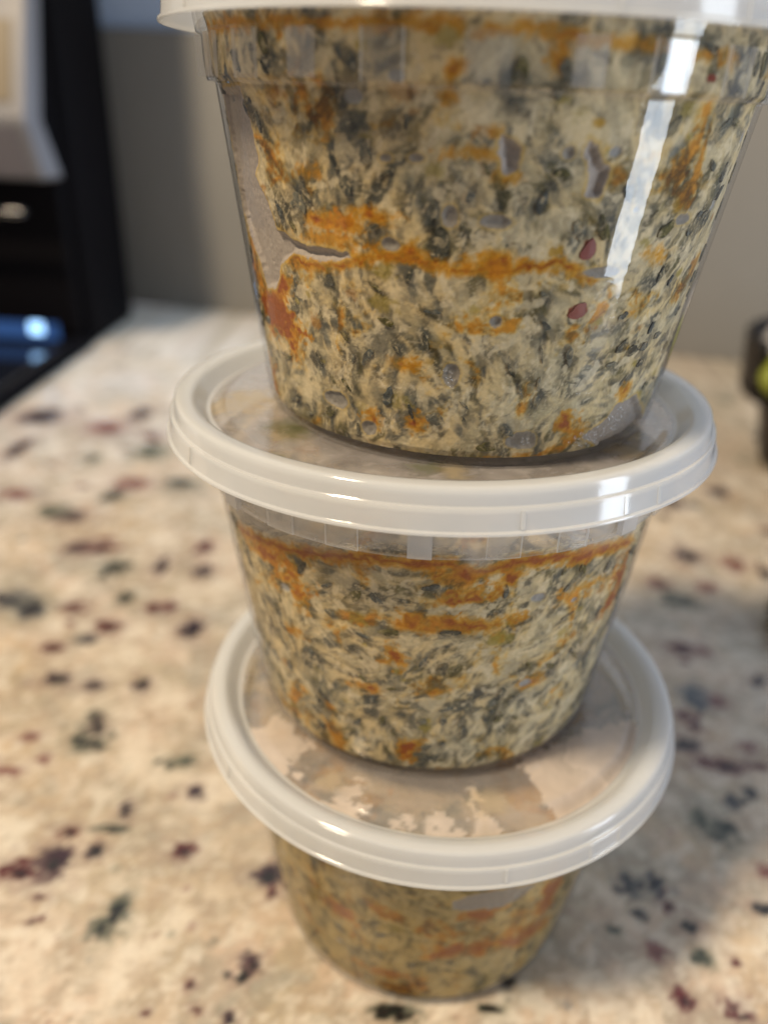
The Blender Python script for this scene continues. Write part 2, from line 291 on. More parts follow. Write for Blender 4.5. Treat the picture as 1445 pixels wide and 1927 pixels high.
SPECKS = [(-110.6, -10.0, 4.7, 5.2, 'P'), (-119.4, -13.6, 4.9, 2.1, 'B'), (-109.9, 1.7, 2.3, 2.1, 'B'), (-99.2, -4.1, 2.2, 2.4, 'P'), (-97.3, 4.0, 3.9, 1.1, 'G'), (-72.9, -1.4, 3.2, 2.6, 'B'), (-95.0, 11.6, 1.7, 2.9, 'P'), (-75.0, 20.8, 2.6, 2.3, 'P'), (-87.4, 33.1, 2.7, 2.3, 'G'), (-82.8, 34.9, 2.6, 2.3, 'g'), (-120.8, 47.7, 4.9, 5.8, 'g'), (-118.4, 46.6, 2.5, 3.4, 'P'), (-119.0, 38.5, 5.2, 2.7, 'G'), (-143.8, 70.8, 4.5, 3.7, 'P'), (-129.2, 68.7, 3.2, 2.6, 'P'), (-111.1, 70.8, 2.8, 3.2, 'P'), (-44.6, -7.5, 3.9, 3.5, 'P'), (-43.1, -13.4, 1.2, 1.6, 'B'), (-87.4, -29.1, 4.1, 2.6, 'G'), (-84.8, -21.5, 2.2, 4.9, 'G'), (-107.5, -28.7, 1.3, 1.2, 'B'), (-44.9, -34.9, 2.8, 2.7, 'P'), (-46.6, -38.4, 1.4, 2.0, 'K'), (-58.8, -41.7, 1.0, 1.0, 'B'), (-68.4, -49.9, 0.9, 0.8, 'B'), (-55.4, -47.8, 1.1, 0.8, 'B'), (-46.4, -49.3, 1.7, 1.1, 'P'), (-184.9, 119.9, 9.2, 7.2, 'C'), (-173.9, 113.1, 5.0, 5.6, 'C'), (-175.9, 168.1, 5.2, 5.4, 'P'), (-165.2, 168.5, 5.7, 4.3, 'B'), (-151.9, 151.2, 6.0, 6.0, 'G'), (-102.1, 108.2, 4.1, 5.8, 'P'), (-116.4, 124.4, 2.3, 3.4, 'B'), (-122.7, 121.5, 2.8, 3.8, 'B'), (-137.4, 106.5, 4.5, 4.0, 'B'), (-155.1, 88.9, 3.8, 3.0, 'B'), (-138.3, 128.0, 3.1, 4.0, 'G'), (-130.3, 156.4, 3.3, 6.0, 'P'), (-109.7, 154.3, 3.5, 4.4, 'P'), (-114.9, 176.3, 3.2, 5.4, 'B'), (-179.9, 225.5, 5.3, 6.2, 'G'), (-148.0, 245.4, 7.9, 5.8, 'G'), (-271.9, 331.7, 12.7, 10.5, 'P'), (-221.1, 320.5, 10.4, 9.8, 'b'), (-207.0, 347.7, 5.8, 10.5, 'P'), (-260.8, 278.3, 4.2, 14.2, 'P'), (-177.6, 287.2, 8.5, 8.5, 'g'), (-205.4, 203.9, 6.1, 5.8, 'g'), (-233.5, 219.1, 7.2, 5.6, 'b'), (-174.9, 241.4, 7.8, 5.8, 'b'), (107.2, 120.4, 5.4, 4.0, 'B'), (117.6, 119.8, 2.8, 3.2, 'b'), (134.2, 102.5, 2.7, 3.3, 'P'), (106.1, 89.6, 5.6, 5.8, 'c'), (113.8, 87.3, 2.6, 3.4, 'b'), (97.8, 77.4, 3.3, 2.8, 'B'), (100.5, 72.5, 2.7, 2.8, 'B'), (94.9, 62.1, 4.8, 3.5, 'P'), (105.2, 52.8, 8.5, 3.0, 'B'), (117.3, 63.2, 3.2, 2.1, 'b'), (104.1, 35.9, 3.3, 2.2, 'C'), (111.0, 40.1, 1.9, 2.0, 'C'), (95.3, 24.0, 4.6, 4.6, 'G'), (90.4, 27.8, 2.9, 3.7, 'g'), (62.4, -0.4, 3.1, 3.4, 'C'), (69.4, 0.8, 2.9, 2.7, 'C'), (72.5, -6.0, 1.7, 1.5, 'B'), (63.3, -9.6, 1.7, 1.4, 'C'), (77.0, -12.3, 2.2, 1.8, 'K'), (65.7, -20.5, 2.5, 2.0, 'b'), (77.7, -21.7, 2.2, 2.5, 'g'), (86.6, -21.7, 1.2, 1.1, 'B'), (69.7, -33.3, 2.3, 2.5, 'B'), (81.7, -34.3, 2.1, 1.9, 'B'), (83.8, -36.4, 1.8, 1.3, 'B'), (100.1, -4.1, 2.5, 1.3, 'K'), (-5.2, -43.8, 4.9, 1.9, 'G'), (138.0, 262.8, 5.1, 7.4, 'P'), (130.7, 201.3, 5.7, 7.0, 'P'), (133.2, 171.6, 4.2, 4.1, 'b'), (110.2, 171.0, 4.2, 4.5, 'B'), (153.6, 196.5, 5.1, 5.7, 'b'), (166.7, 188.0, 3.3, 4.4, 'P'), (170.4, 281.6, 5.3, 6.4, 'P'), (115.9, 158.0, 6.7, 5.7, 'g'), (21.1, -29.5, 1.9, 1.3, 'P'), (23.7, -33.7, 1.4, 2.6, 'C'), (7.2, -36.7, 1.4, 1.3, 'B'), (19.6, -40.6, 2.5, 1.0, 'G'), (29.5, -24.8, 1.0, 0.9, 'P'), (-44.7, 1.5, 1.0, 1.0, 'g'), (-108.6, -21.3, 1.5, 0.9, 'B'), (-141.3, 23.7, 4.2, 1.8, 'b'), (-131.2, 29.6, 2.1, 1.6, 'b'), (105.4, 9.1, 2.0, 2.1, 'b'), (54.2, -15.3, 1.5, 1.3, 'g')]
# ------------------------------------------------------------------ the setting
def spread(x0, x1, fine0, fine1, d, coarse):
    a = np.arange(fine0, fine1, d); l = fine0-np.cumsum(np.geomspace(d, coarse, 60)); l = l[l > x0][::-1]
    r = fine1+np.cumsum(np.geomspace(d, coarse, 60)); r = r[r < x1]
    return np.concatenate([[x0], l, a, r, [x1]])
SX = spread(-640, 430, -330, 260, 1.25, 10); SY = spread(-260, 641, -95, 330, 1.1, 6)
pt = Painter(SX, SY, 300); G, Y = pt.G, pt.Y
a1 = fbm(G, Y, 38, 1); a2 = fbm(G, Y, 17, 5); a3 = fbm(G, Y, 6, 9); a4 = fbm(G, Y, 80, 12)
pt.c[:] = (.52, .43, .32)
def lay(mask, col): pt.c[:] = pt.c*(1-mask[..., None])+np.array(col)*mask[..., None]
lay(sst(-.05, .35, a1)*.65, (.60, .48, .38))
lay(sst(.0, .35, -a1+a3*.3)*.55, (.42, .37, .27))
lay(sst(.05, .35, a2)*.75, (.68, .61, .50))
lay(sst(.08, .36, -a2+.4*a3)*.6, (.33, .30, .24))
lay(sst(.10, .35, fbm(G, Y, 21, 31))*.5, (.37, .36, .31))
lay(sst(.1, .4, a4)*.4, (.58, .42, .24))
lay(sst(.08, .35, a3)*.6, (.72, .67, .57))
lay(sst(.08, .35, -a3)*.45, (.36, .32, .25))
lay(sst(.12, .35, fbm(G, Y, 4, 44, 3))*.45, (.38, .30, .22))
lay(sst(.10, .35, fbm(G, Y, 2.2, 48, 3))*.4, (.74, .69, .60))
lay(sst(.04, .0, np.abs(fbm(G, Y, 26, 52)))*sst(-.1, .3, a4)*.4, (.33, .32, .28))
CK = {'P': (.055, .028, .035), 'B': (.11, .022, .022), 'b': (.24, .12, .10), 'G': (.075, .085, .065), 'g': (.19, .19, .14), 'C': (.055, .065, .085), 'c': (.16, .18, .20), 'K': (.02, .022, .02)}
def mineral(x, y, a, b, k, op=.93):
    rg = pt.rg; col = CK[k]
    if k in 'GgCc':
        pt.ell(x, y, a*1.7, b*1.7, (.36, .33, .25), .5, .5, .8)
        pt.ell(x, y, a*1.05, b*1.05, col, op*.8, .35, .9)
        for _ in range(6): pt.ell(x+rg.normal()*a*.5, y+rg.normal()*b*.5, a*.3+.5, b*.3+.5, np.array(col)*.55, op, .2, .5)
    else:
        pt.ell(x, y, a*1.7, b*1.7, (.33, .24, .20), .45, .6, 1.0)
        pt.ell(x, y, a, b, col, op, .28, .8)
        pt.ell(x+a*.2, y-b*.2, a*.45, b*.45, np.array(col)*.45, .7, .3, .5)
        if rg.random() < .5: pt.ell(x+rg.normal()*a, y+rg.normal()*b*1.2, a*.35+.4, b*.35+.4, col, op, .3, .4)
for _ in range(2600):
    x, y = pt.rg.uniform(-640, 430), pt.rg.uniform(-200, 640); s = pt.rg.lognormal(-.25, .45)
    pt.ell(x, y, s*1.1, s, CK[pt.rg.choice(list('bgbgcb'))], .5, .4, .5)
for _ in range(290):
    x, y = pt.rg.uniform(-640, 430), pt.rg.uniform(-200, 640)
    if -120 < y < 260 and -140 < x < 150 and pt.rg.random() < .75: continue
    s = pt.rg.lognormal(1.0, .45); mineral(x, y, s*pt.rg.uniform(.8, 1.6), s*.9, pt.rg.choice(list('PBbGgCcP')), .8)
for x, y, a, b, k in SPECKS: mineral(x, y, a*1.12, b*1.12, k)
pt.c[:] = np.clip(np.array((.50, .42, .32))+(pt.c-np.array((.50, .42, .32)))*1.12, .012, .9)
P = np.stack([G, Y, np.zeros_like(G)], -1)
top = grid_mesh('granite_countertop', P, M_GRAN, color=np.clip(pt.c*np.array((.89, .865, .845)), .01, .9))
meta(top, 'polished cream granite countertop flecked with burgundy and dark green minerals', kind='structure')
slab = box('countertop_edge', (-640, -259, -40), (430, 641, -0.8), simple('granite_edge', (.5, .39, .27), .3, bscale=120, var=.3), top)
floor = box('floor', (-2500, -2500, -920), (2500, 700, -900), simple('floor_boards', (.30, .22, .15), .5, bscale=8, var=.15)); meta(floor, 'brown floor below the counter', kind='structure')
cab = box('counter_cabinet', (-640, -230, -900), (400, 641, -40.5), simple('cabinet_paint', (.5, .48, .44), .5)); meta(cab, 'cabinet carrying the granite countertop', kind='structure')
bs = box('backsplash', (-1500, 655, 0), (1500, 680, 246), M_SPLASH, bev=1); meta(bs, 'smooth grey backsplash behind the counter', kind='structure')
wl = box('wall', (-1500, 664, 246.5), (1500, 690, 1500), M_WALL); meta(wl, 'pale blue grey wall above the backsplash', kind='structure')
for o in (bs, wl, top, slab, cab): pass
# wall runs slightly towards the camera on the right
for o in (bs, wl):
    o.rotation_euler.z = math.radians(-8.5); o.location = (-.040, -.055, 0)

# ------------------------------------------------------------------ black appliance at the left
ap = bpy.data.objects.new('coffee_maker', None); COL.objects.link(ap); ap.location = (-.36, .47, 0)
meta(ap, 'black countertop appliance with silver head and glossy tray, at the left edge', 'appliance')
def apart(o): o.parent = ap; o.matrix_parent_inverse = Matrix.Translation((.36, -.47, 0)); return o
apart(box('column', (-560, 502, 0), (-300, 600, 620), M_BLACK, bev=6))
apart(box('base', (-560, 318, 0), (-299, 501, 9), M_BLACK, bev=3))
apart(box('drip_tray', (-552, 338, 9.3), (-306, 452, 14), M_GLOSS, bev=2, seg=5))
M_BLUE, nt_, ns_, ln_ = new_mat('blue_glint_emission'); e_ = N(ns_, 'ShaderNodeEmission'); e_.inputs[0].default_value = (.08, .20, .55, 1); e_.inputs[1].default_value = .35; o_ = N(ns_, 'ShaderNodeOutputMaterial'); ln_.new(e_.outputs[0], o_.inputs[0])  # emission stands in for a blue daylight glint on the glossy plastic
M_DOT, nt_, ns_, ln_ = new_mat('glint_spot'); e_ = N(ns_, 'ShaderNodeEmission'); e_.inputs[0].default_value = (.35, .62, 1, 1); e_.inputs[1].default_value = 2.6; o_ = N(ns_, 'ShaderNodeOutputMaterial'); ln_.new(e_.outputs[0], o_.inputs[0])
apart(box('glint_strip', (-545, 452.5, 17), (-308, 454.6, 31), M_BLUE, bev=1))
apart(box('glint_spot', (-331, 450.5, 22), (-320, 454.7, 31), M_DOT, bev=1))  # emissive spot for the brightest point of that glint
apart(box('rail', (-548, 446, 112), (-318, 454.5, 118), M_GLOSS, bev=2.5))
apart(box('brew_block', (-545, 487, 9.3), (-306, 501, 300), M_BLACK, bev=5))
prof = [(478, 620), (478, 300), (461, 251), (433, 177), (449, 138), (484, 136), (460, 178), (485, 254), (501, 300), (501, 620)]
v = [(x, y, z) for x in (-560, -298.5) for y, z in prof]; n = len(prof)
hd = mesh_obj('head', v, [tuple(range(n))[::-1], tuple(range(n, 2*n))]+[(i, (i+1) % n, n+(i+1) % n, n+i) for i in range(n)], M_SILVER, None, False)
bv = hd.modifiers.new('bevel', 'BEVEL'); bv.width = .004; bv.segments = 4
apart(hd)
v = [(x, 433+(z-177)*.378+dy, z) for dy in (-1.3, 1.5) for x, z in ((-550, 190), (-309, 190), (-309, 240), (-550, 240))]
apart(mesh_obj('display_panel', v, [(0, 1, 2, 3), (4, 7, 6, 5), (0, 4, 5, 1), (1, 5, 6, 2), (2, 6, 7, 3), (3, 7, 4, 0)], M_INSET, None, False))
v = [(x, 433+(177-z)*.41+dy, z) for dy in (1.0, 3.5) for x, z in ((-550, 174), (-307, 174), (-307, 141), (-550, 141))]
v = [(x, y-2.2, z) for x, y, z in v]
apart(mesh_obj('lower_trim', v, [(0, 1, 2, 3), (4, 7, 6, 5), (0, 4, 5, 1), (1, 5, 6, 2), (2, 6, 7, 3), (3, 7, 4, 0)], M_UNDER, None, False))

# ------------------------------------------------------------------ pot with packet at the right edge
pot = bpy.data.objects.new('plastic_pot', None); COL.objects.link(pot); pot.location = (.250, .330, 0)
meta(pot, 'small black plastic pot with a raised back, on the counter at the right edge', 'pot')
lathe('pot_body', [(0, 0.5), (36, .5), (38, 2), (47, 40), (54, 44), (60, 46), (61, 50), (58, 52), (50, 49), (44, 46), (35, 6), (0, 5)], M_POT, pot, 96, sharp=50)
aa = np.linspace(math.radians(50), math.radians(194), 40); v = []; f = []
for t in aa:
    for r, z in ((56, 52.5), (61, 52.5), (64, 82), (62, 84), (59, 82)): v.append((r*math.cos(t), r*math.sin(t), z))
for i in range(39):
    for k in range(5): f.append((i*5+k, (i+1)*5+k, (i+1)*5+(k+1) % 5, i*5+(k+1) % 5))
f += [(0, 1, 2, 3, 4), tuple(195+k for k in range(5))[::-1]]
mesh_obj('back_rim', v, f, M_POT, pot, True, 40)
pk = bpy.data.objects.new('salad_packet', None); COL.objects.link(pk); pk.location = (.242, .322, .050)
meta(pk, 'clear film packet with yellow green contents standing in the black pot', 'packet')
def blob(name, sx, sy, sz, mat, parent, seed, amp=.25, off=(0, 0, 0), sub=4):
    bm = bmesh.new(); bmesh.ops.create_icosphere(bm, subdivisions=sub, radius=1)
    rg = np.random.default_rng(seed); K = rg.normal(size=(7, 3))*2.2; ph = rg.random(7)*6
    for q in bm.verts:
        d = sum(math.sin(Vector(k).dot(q.co)+p) for k, p in zip(K, ph))/7
        q.co *= 1+amp*d*2; q.co = Vector(((q.co.x*sx+off[0])*MM, (q.co.y*sy+off[1])*MM, (q.co.z*sz+off[2])*MM))
    me = bpy.data.meshes.new(name); bm.to_mesh(me); bm.free()
    for p in me.polygons: p.use_smooth = True
    me.materials.append(mat); o = bpy.data.objects.new(name, me); COL.objects.link(o)
    if parent: o.parent = parent
    return o
blob('contents', 34, 24, 15, M_LIME, pk, 3, .2, (-20, -10, 12))
blob('film', 36, 22, 26, M_PACK, pk, 5, .28, (-14, 4, 20))
bo = blob('dark_cap', 16, 17, 9, M_GLOSS, None, 9, .03); bo.location = (.1655, .141, .0085)
meta(bo, 'small dark glossy cap lying on the granite, cut off by the right edge', 'cap')

# ------------------------------------------------------------------ deli containers
H = 73.658
CEN = [(0, 0), (-3.506, 4.815), (-1.012, 9.890)]
TILT = [(0, 0), (-.0208, .0332), (.0011, .0093)]
ZR = [(0, 39.8), (.6, 40.6), (1.5, 41.5), (3.0, 42.1), (60.3, 50.3)]
def Rout(z): return np.interp(z, [a for a, b in ZR]+[60.5, 67.8, 68.2, 76], [b for a, b in ZR]+[51.8, 52.4, 53.4, 54.6])
def frame(i, ob):
    tx, ty = TILT[i]; z = Vector((tx, ty, 1)).normalized(); x = Vector((1, 0, -tx)).normalized(); y = z.cross(x)
    ob.matrix_world = Matrix(((x.x, y.x, z.x, CEN[i][0]*MM), (x.y, y.y, z.y, CEN[i][1]*MM), (x.z, y.z, z.z, (i*H)*MM+.0001), (0, 0, 0, 1)))
NAMES = ['bottom', 'middle', 'top']
TABPHI = [20, -2.4, 13.3]
LBL = ['bottom tub of the stack, clear plastic with a frosted lid, standing on the granite',
       'middle tub of the stack, clear plastic with a frosted lid, between two others',
       'top tub of the stack, clear plastic, its frosted lid cut off by the frame']
def pol(phi, r, z): t = np.radians(phi)-np.pi/2; return np.stack([r*np.cos(t), r*np.sin(t), np.broadcast_to(z, np.shape(r*np.cos(t)))], -1)

def fillz(i, phi):
    if i == 2: return 70.5+.6*np.sin(np.radians(phi*3))
    if i == 1:
        a = np.array([p for p, z in FILL1]); b = np.array([z for p, z in FILL1])
        return np.interp(phi, a, np.minimum(b, 65), left=63.5, right=63.5)
    return 66-4.5*np.exp(-((phi-17)/17.)**2)
SEAM = [0, 0, 0]
def curved_plate(phi0, phi1, z0, z1, r0, r1, tap=.9, n=6, th=None):
    """small curved slab hugging the collar, r0 inside, r1 outside"""
    v = []; f = []
    for k in range(n+1):
        ph = phi0+(phi1-phi0)*k/n
        for r, z in ((r0, z0), (r1-.15, z0), (r1, z0+.25), (r1+tap*.3, z1), (r0, z1)): v.append(tuple(pol(ph, r, z)))
    for k in range(n):
        for m in range(5): f.append((k*5+m, (k+1)*5+m, (k+1)*5+(m+1) % 5, k*5+(m+1) % 5))
    f += [(0, 4, 3, 2, 1), tuple(n*5+m for m in range(5))]
    return v, f
def make_container(i):
    root = bpy.data.objects.new('deli_container', None); COL.objects.link(root)
    meta(root, LBL[i], 'food container', 'stacked round tubs of spinach dip'); frame(i, root)
    # --- tub: double wall, painted fog where condensation sits
    outer = [(37.5, .9), (38.6, .2), (39.8, 0), (40.6, .35), (41.5, 1.2), (42.1, 3.0)]+[(42.1+(50.3-42.1)*(z-3)/57.3, z) for z in np.linspace(5, 60.2, 24)]+[(50.5, 60.4), (51.6, 60.5), (51.8, 60.8), (52.2, 64), (52.4, 67.7), (52.6, 67.9), (53.3, 68.1), (53.4, 68.5), (54.4, 74.8), (56.2, 75.0)]
    inner = [(56.2, 75.7), (54.0, 75.5), (52.7, 68.8), (51.7, 68.4), (51.1, 61.4), (50.0, 60.9)]+[(41.6+(49.7-41.6)*(z-3)/57.3, z) for z in np.linspace(60, 3, 14)]+[(40.6, 1.6), (39, 1.2), (0.01, 1.5)]
    prof = np.array([(0.01, .9)]+outer+inner); na = 300; an = np.linspace(0, 360, na, endpoint=False)
    PH, RR = np.meshgrid(an-180, prof[:, 0], indexing='ij'); ZZ = np.broadcast_to(prof[:, 1], PH.shape)
    Pp = pol(PH, RR, ZZ)
    fz = fillz(i, PH)
    fog = sst(0, 1.8, ZZ-fz)*(.08, .42, .30)[2-i]*(.8+.5*fbm(PH/2, ZZ*1.0, 3, 70+i)); fog[ZZ > 74.9] = .5
    wet = sst(.6, -.3, ZZ-fz)*(np.arange(len(prof)) > len(outer))[None, :]
    edge = sst(.85, 1., 1-np.abs(ZZ-60.5)/1.2)*.25
    t = grid_mesh('tub', Pp, M_CLEAR, root, wrap=True, attrs={'fog': fog+edge, 'wet': wet}); t.data.set_sharp_from_angle(angle=math.radians(35))
    # --- stacking tabs and ribs in the collar
    for k in range(8):
        ph = TABPHI[i]+45*k; v, f = curved_plate(ph-2.3, ph+2.3, 61.2, 67.5, 52.15, 53.3)
        mesh_obj('stacking_tab', v, f, M_TABM if i == 1 else M_TAB, root, False)
    for k in range(24):
        if k % 3 == 0: continue
        ph = TABPHI[i]+15*k+rng.uniform(-1, 1); v, f = curved_plate(ph-3.4, ph+3.4, 60.9, 67.6, 52.12, 52.62)
        rb = mesh_obj('rib', v, f, M_RIBM if i == 1 and k % 3 == 1 else M_RIB, root, False)
        rb.data.materials.append(M_EDGE)
        for q, pg in enumerate(rb.data.polygons):
            if q >= len(f)-2 or q % 5 == 0: pg.material_index = 1
    # --- lid: milky rim that snaps over the tub, clear recessed panel
    up = i+1 if i < 2 else None
    cx = cy = rx = ry = 0.
    if up: rx, ry = TILT[up][0]-TILT[i][0], TILT[up][1]-TILT[i][1]
    lid = lathe('lid', [(50.2, 73.2), (50.9, 73.15), (51.3, 73.4), (53.2, 76.2), (54.0, 76.75), (54.8, 76.95), (56.7, 77.0), (57.2, 76.8), (57.5, 76.4), (57.75, 75.2), (57.9, 73.9), (58.05, 73.75), (58.5, 73.7), (58.65, 73.5), (58.75, 72.6), (59.05, 69.9), (59.2, 69.75), (59.55, 69.7), (59.65, 69.5), (59.6, 69.2), (59.3, 69.15),
                 (58.7, 69.9), (58.3, 72.9), (57.5, 73.2), (57.1, 75.8), (56.3, 76.3), (54.9, 76.25), (53.6, 75.6), (51.4, 72.8), (50.2, 72.6)], M_LID, root, 288, closed=True, sharp=38)
    for ph in (14, 33, 41, -52, 120, -140):
        v, f = curved_plate(ph-.35, ph+.35, 69.9, 73.3, 58.2, 59.22, tap=-1.5); mesh_obj('mould_seam', v, f, M_EDGE, lid, False)
    # clear panel with its own painted fog
    rs = np.concatenate([np.linspace(.01, 25, 20), np.linspace(25.6, 50.3, 75)]); an2 = np.linspace(0, 2*np.pi, 360, endpoint=False)
    A2, R2 = np.meshgrid(an2, rs, indexing='ij'); X, Yy = R2*np.cos(A2), R2*np.sin(A2)
    fade = sst(50.3, 47, R2)
    Zt = 73.55+0*X-(X*rx+Yy*ry)*fade - .15*(1-fade)
    col = np.zeros(X.shape+(3,)); col[:] = (.66, .62, .60)
    n1 = fbm(X, Yy, 5, 500+i, 4); n2 = fbm(X, Yy, 2, 520+i, 3)
    fog = .16+.10*n1 if i == 0 else .30+.18*n1
    fog = fog+.12*sst(.2, .6, n2)*(i == 1)
    pp = Painter.__new__(Painter); pp.G, pp.Y, pp.n1, pp.n4 = X, Yy, n2, fbm(X, Yy, 2, 540+i, 3)
    if i == 0:
        for pl in FOG0:
            d = pp.polymask(pl, 3.2); mk = sst(.8, -.8, d+3.0*n1+1.2*n2); fog = np.maximum(fog, mk*(.66+.25*n1)); col = col*(1-mk[..., None])+np.array((.84, .74, .66))*mk[..., None]
        blobs = [(x, y, r, (.70, .52, .18), .35) for x, y, r in YEL0]
    else:
        blobs = [(x, y, r, (.62, .45, .12), .5) for x, y, r in YEL1]+[(x, y, r, (.12, .13, .06), .8) for x, y, r in GRN1] if i == 1 else []
    if i == 0:
        mk = sst(10, 26, X+Yy*.35)*sst(-.5, .3, n1)*.34*sst(50, 40, R2); fog = np.maximum(fog, mk)
    for x, y, r, c, o in blobs:
        mk = sst(1.25, .35, np.hypot(X-x, Yy-y)/r+.45*n2+.3*n1)*o
        fog = np.maximum(fog, mk); col = col*(1-mk[..., None])+np.array(c)*mk[..., None]
    Pn = np.stack([X, Yy, Zt], -1)
    PT = Pn[:, ::-1]; Pb = Pn[:, :-1].copy(); Pb[..., 2] -= .45
    Pall = np.concatenate([PT, Pb], 1); F2 = np.concatenate([fog[:, ::-1], fog[:, :-1]*0], 1); C2 = np.concatenate([col[:, ::-1], col[:, :-1]], 1)
    pn = grid_mesh('lid_panel', Pall, M_PANEL, None, wrap=True, color=C2, attrs={'fog': np.clip(F2, 0, .9)}); pn.parent = lid
    return root

# colour palettes (albedo)
CREAM = np.array((.64, .49, .25)); LEAFC = [(.028, .031, .027), (.042, .048, .043), (.065, .076, .072), (.065, .056, .014), (.10, .10, .075), (.038, .044, .043), (.085, .07, .03)]
def make_food(i):
    food = bpy.data.objects.new('spinach_dip', None); COL.objects.link(food)
    meta(food, ['creamy spinach dip with a rusty red oil patch, filling the bottom tub', 'creamy spinach dip with a wide orange oil streak, filling the middle tub',
                'creamy spinach dip with long orange oil band and red bits, filling the top tub'][i], 'dip', 'fillings of spinach dip in the stacked tubs'); frame(i, food)
    d = (.42, .26, .25)[i]
    S = np.concatenate([np.linspace(-180, -100, 50)[:-1], np.arange(-100, 100, d/46*57.3), np.linspace(100, 180, 50)[:-1]])*46*np.pi/180
    ZF = np.arange(1.75, 71.5, d); ZF = ZF if i == 2 else ZF[ZF < 68]
    p = Painter(S, ZF, 40+i*100); rg = p.rg; Gs, Zs = p.G, p.Y; phi = Gs/46*57.2958
    def cc(mask, c): p.c[:] = p.c*(1-mask[..., None])+np.array(c)*mask[..., None]
    dens = fbm(Gs, Zs, 14, 60+i, 3)*1.2; oily = fbm(Gs, Zs, 9, 66+i, 4)
    p.c[:] = CREAM
    cc(sst(-.1, .6, fbm(Gs, Zs, 7, 80+i))*.55, (.72, .62, .42))
    cc(sst(0, .6, fbm(Gs, Zs, 4, 84+i))*.5, (.50, .38, .18))
    cc(sst(.05, .5, fbm(Gs, Zs, 3, 88+i))*.4, (.30, .27, .18))
    # warp the marbling so flakes follow a slow swirl
    ang = fbm(Gs, Zs, 22, 90+i, 2)*2.4+(.9 if i == 1 else 1.4)
    def aat(x, y):
        a = min(max(np.searchsorted(S, x), 0), len(S)-1); b = min(max(np.searchsorted(ZF, y), 0), len(ZF)-1); return a, b
    zmax = ZF[-1]; chips = []
    K = (.55, 1.0, 1.0)[i]
    for kind, n, lo, hi, op in (('veil', 900, 1.4, 4.2, (.25, .6)), ('leaf', 2900, .8, 3.3, (.45, .97)), ('small', 5200, .25, 1.1, (.4, .95))):
        for _ in range(int(n*K)):
            x = rg.uniform(-85, 85); y = rg.uniform(0, zmax); a, b = aat(x, y)
            if kind != 'veil' and rg.random() > .60+1.0*max(0, dens[a, b]+.35): continue
            s = math.exp(rg.uniform(math.log(lo), math.log(hi)))*(1.35 if i == 2 and y > 34 and kind == 'leaf' else 1); asp = rg.uniform(.18, .62)
            if i == 2 and y > 34 and kind != 'veil' and rg.random() < .35: continue
            col = np.array(LEAFC[rg.integers(len(LEAFC))])*rg.uniform(.75, 1.4)
            if kind == 'veil': col = np.array((.24, .22, .14))*rg.uniform(.7, 1.2)
            rot = ang[a, b]+rg.normal()*.42
            p.flake(x, y, s, s*asp, rot, col, rg.uniform(*op), soft=.45 if kind == 'veil' else rg.uniform(.06, .35), warp=.55, poly=kind != 'small', h=0 if kind != 'leaf' else -.05, vein=.3)
            if kind == 'leaf' and s > 1.45 and abs(x) < 70: chips.append((x, y, s, asp, rot))
    # stir: push the whole pattern along a curling field so the pieces smear into the cream
    w1 = fbm(Gs, Zs, 5.5, 150+i, 4); w2 = fbm(Gs+33, Zs+71, 5.5, 155+i, 4); w3 = fbm(Gs, Zs, 1.5, 160+i, 2); w4 = fbm(Gs+20, Zs, 1.5, 165+i, 2)
    fi = np.interp(Gs+2.4*w1+.3*w3, S, np.arange(len(S))); fj = np.interp(Zs+2.4*w2+.3*w4, ZF, np.arange(len(ZF)))
    i0 = np.clip(fi.astype(int), 0, len(S)-2); j0 = np.clip(fj.astype(int), 0, len(ZF)-2); u = (fi-i0)[..., None]; v = (fj-j0)[..., None]
    p.c = (p.c[i0, j0]*(1-u)+p.c[i0+1, j0]*u)*(1-v)+(p.c[i0, j0+1]*(1-u)+p.c[i0+1, j0+1]*u)*v
    # smear along the grain, as a spoon pressed against the wall would
    ax, ay = np.cos(ang)*46/46, np.sin(ang); acc = np.zeros_like(p.c); base = p.c.copy()
    for q in (-1.1, -.7, -.35, 0, .35, .7, 1.1):
        fi = np.clip(np.interp(Gs+q*ax, S, np.arange(len(S))), 0, len(S)-1.001); fj = np.clip(np.interp(Zs+q*ay, ZF, np.arange(len(ZF))), 0, len(ZF)-1.001)
        acc += base[np.rint(fi).astype(int), np.rint(fj).astype(int)]/7
    k_ = (.34+.42*sst(-.2, .3, fbm(Gs, Zs, 5, 170+i, 3)))[..., None]; p.c = base*(1-k_)+acc*k_
    # stringy cream veils across the leaves
    c_, s_ = np.cos(ang), np.sin(ang)
    st = fbm((Gs*c_+Zs*s_)*.35, (-Gs*s_+Zs*c_)*1.6, 1.6, 120+i, 4)
    cc(sst(.10, .02, np.abs(st))*sst(-.3, .4, fbm(Gs, Zs, 6, 130+i))*.45, (.66, .55, .35))
    cc(sst(.12, .4, fbm(Gs, Zs, 4.5, 140+i, 4))*.55, (.66, .55, .34)); cc(sst(.2, .4, fbm(Gs, Zs, 2.2, 144+i, 4))*.6, (.68, .57, .37))
    # amber oil
    for lo_, hi_, k_, tint_, add_ in ((.16, .48, .7, (.92, .70, .16), (.02, .012, 0)), (.34, .56, .8, (.80, .45, .01), (.05, .018, 0))):
        m_ = (sst(lo_+.09*(i == 2), hi_+.07*(i == 2), oily+.22*p.n1+.18*p.n2)*k_)[..., None]; p.c[:] = p.c*(1-m_)+(p.c*np.array(tint_)+np.array(add_))*m_
    for _ in range(int(85*K)):
        x, y = rg.uniform(-85, 85), rg.uniform(0, zmax); s = math.exp(rg.uniform(-.9, .4)); p.ell(x, y, s*1.5, s, [(.40, .22, .003), (.34, .14, .001), (.30, .22, .015), (.26, .20, .02)][rg.integers(4)], rg.uniform(.4, .85), .6, 1.3)
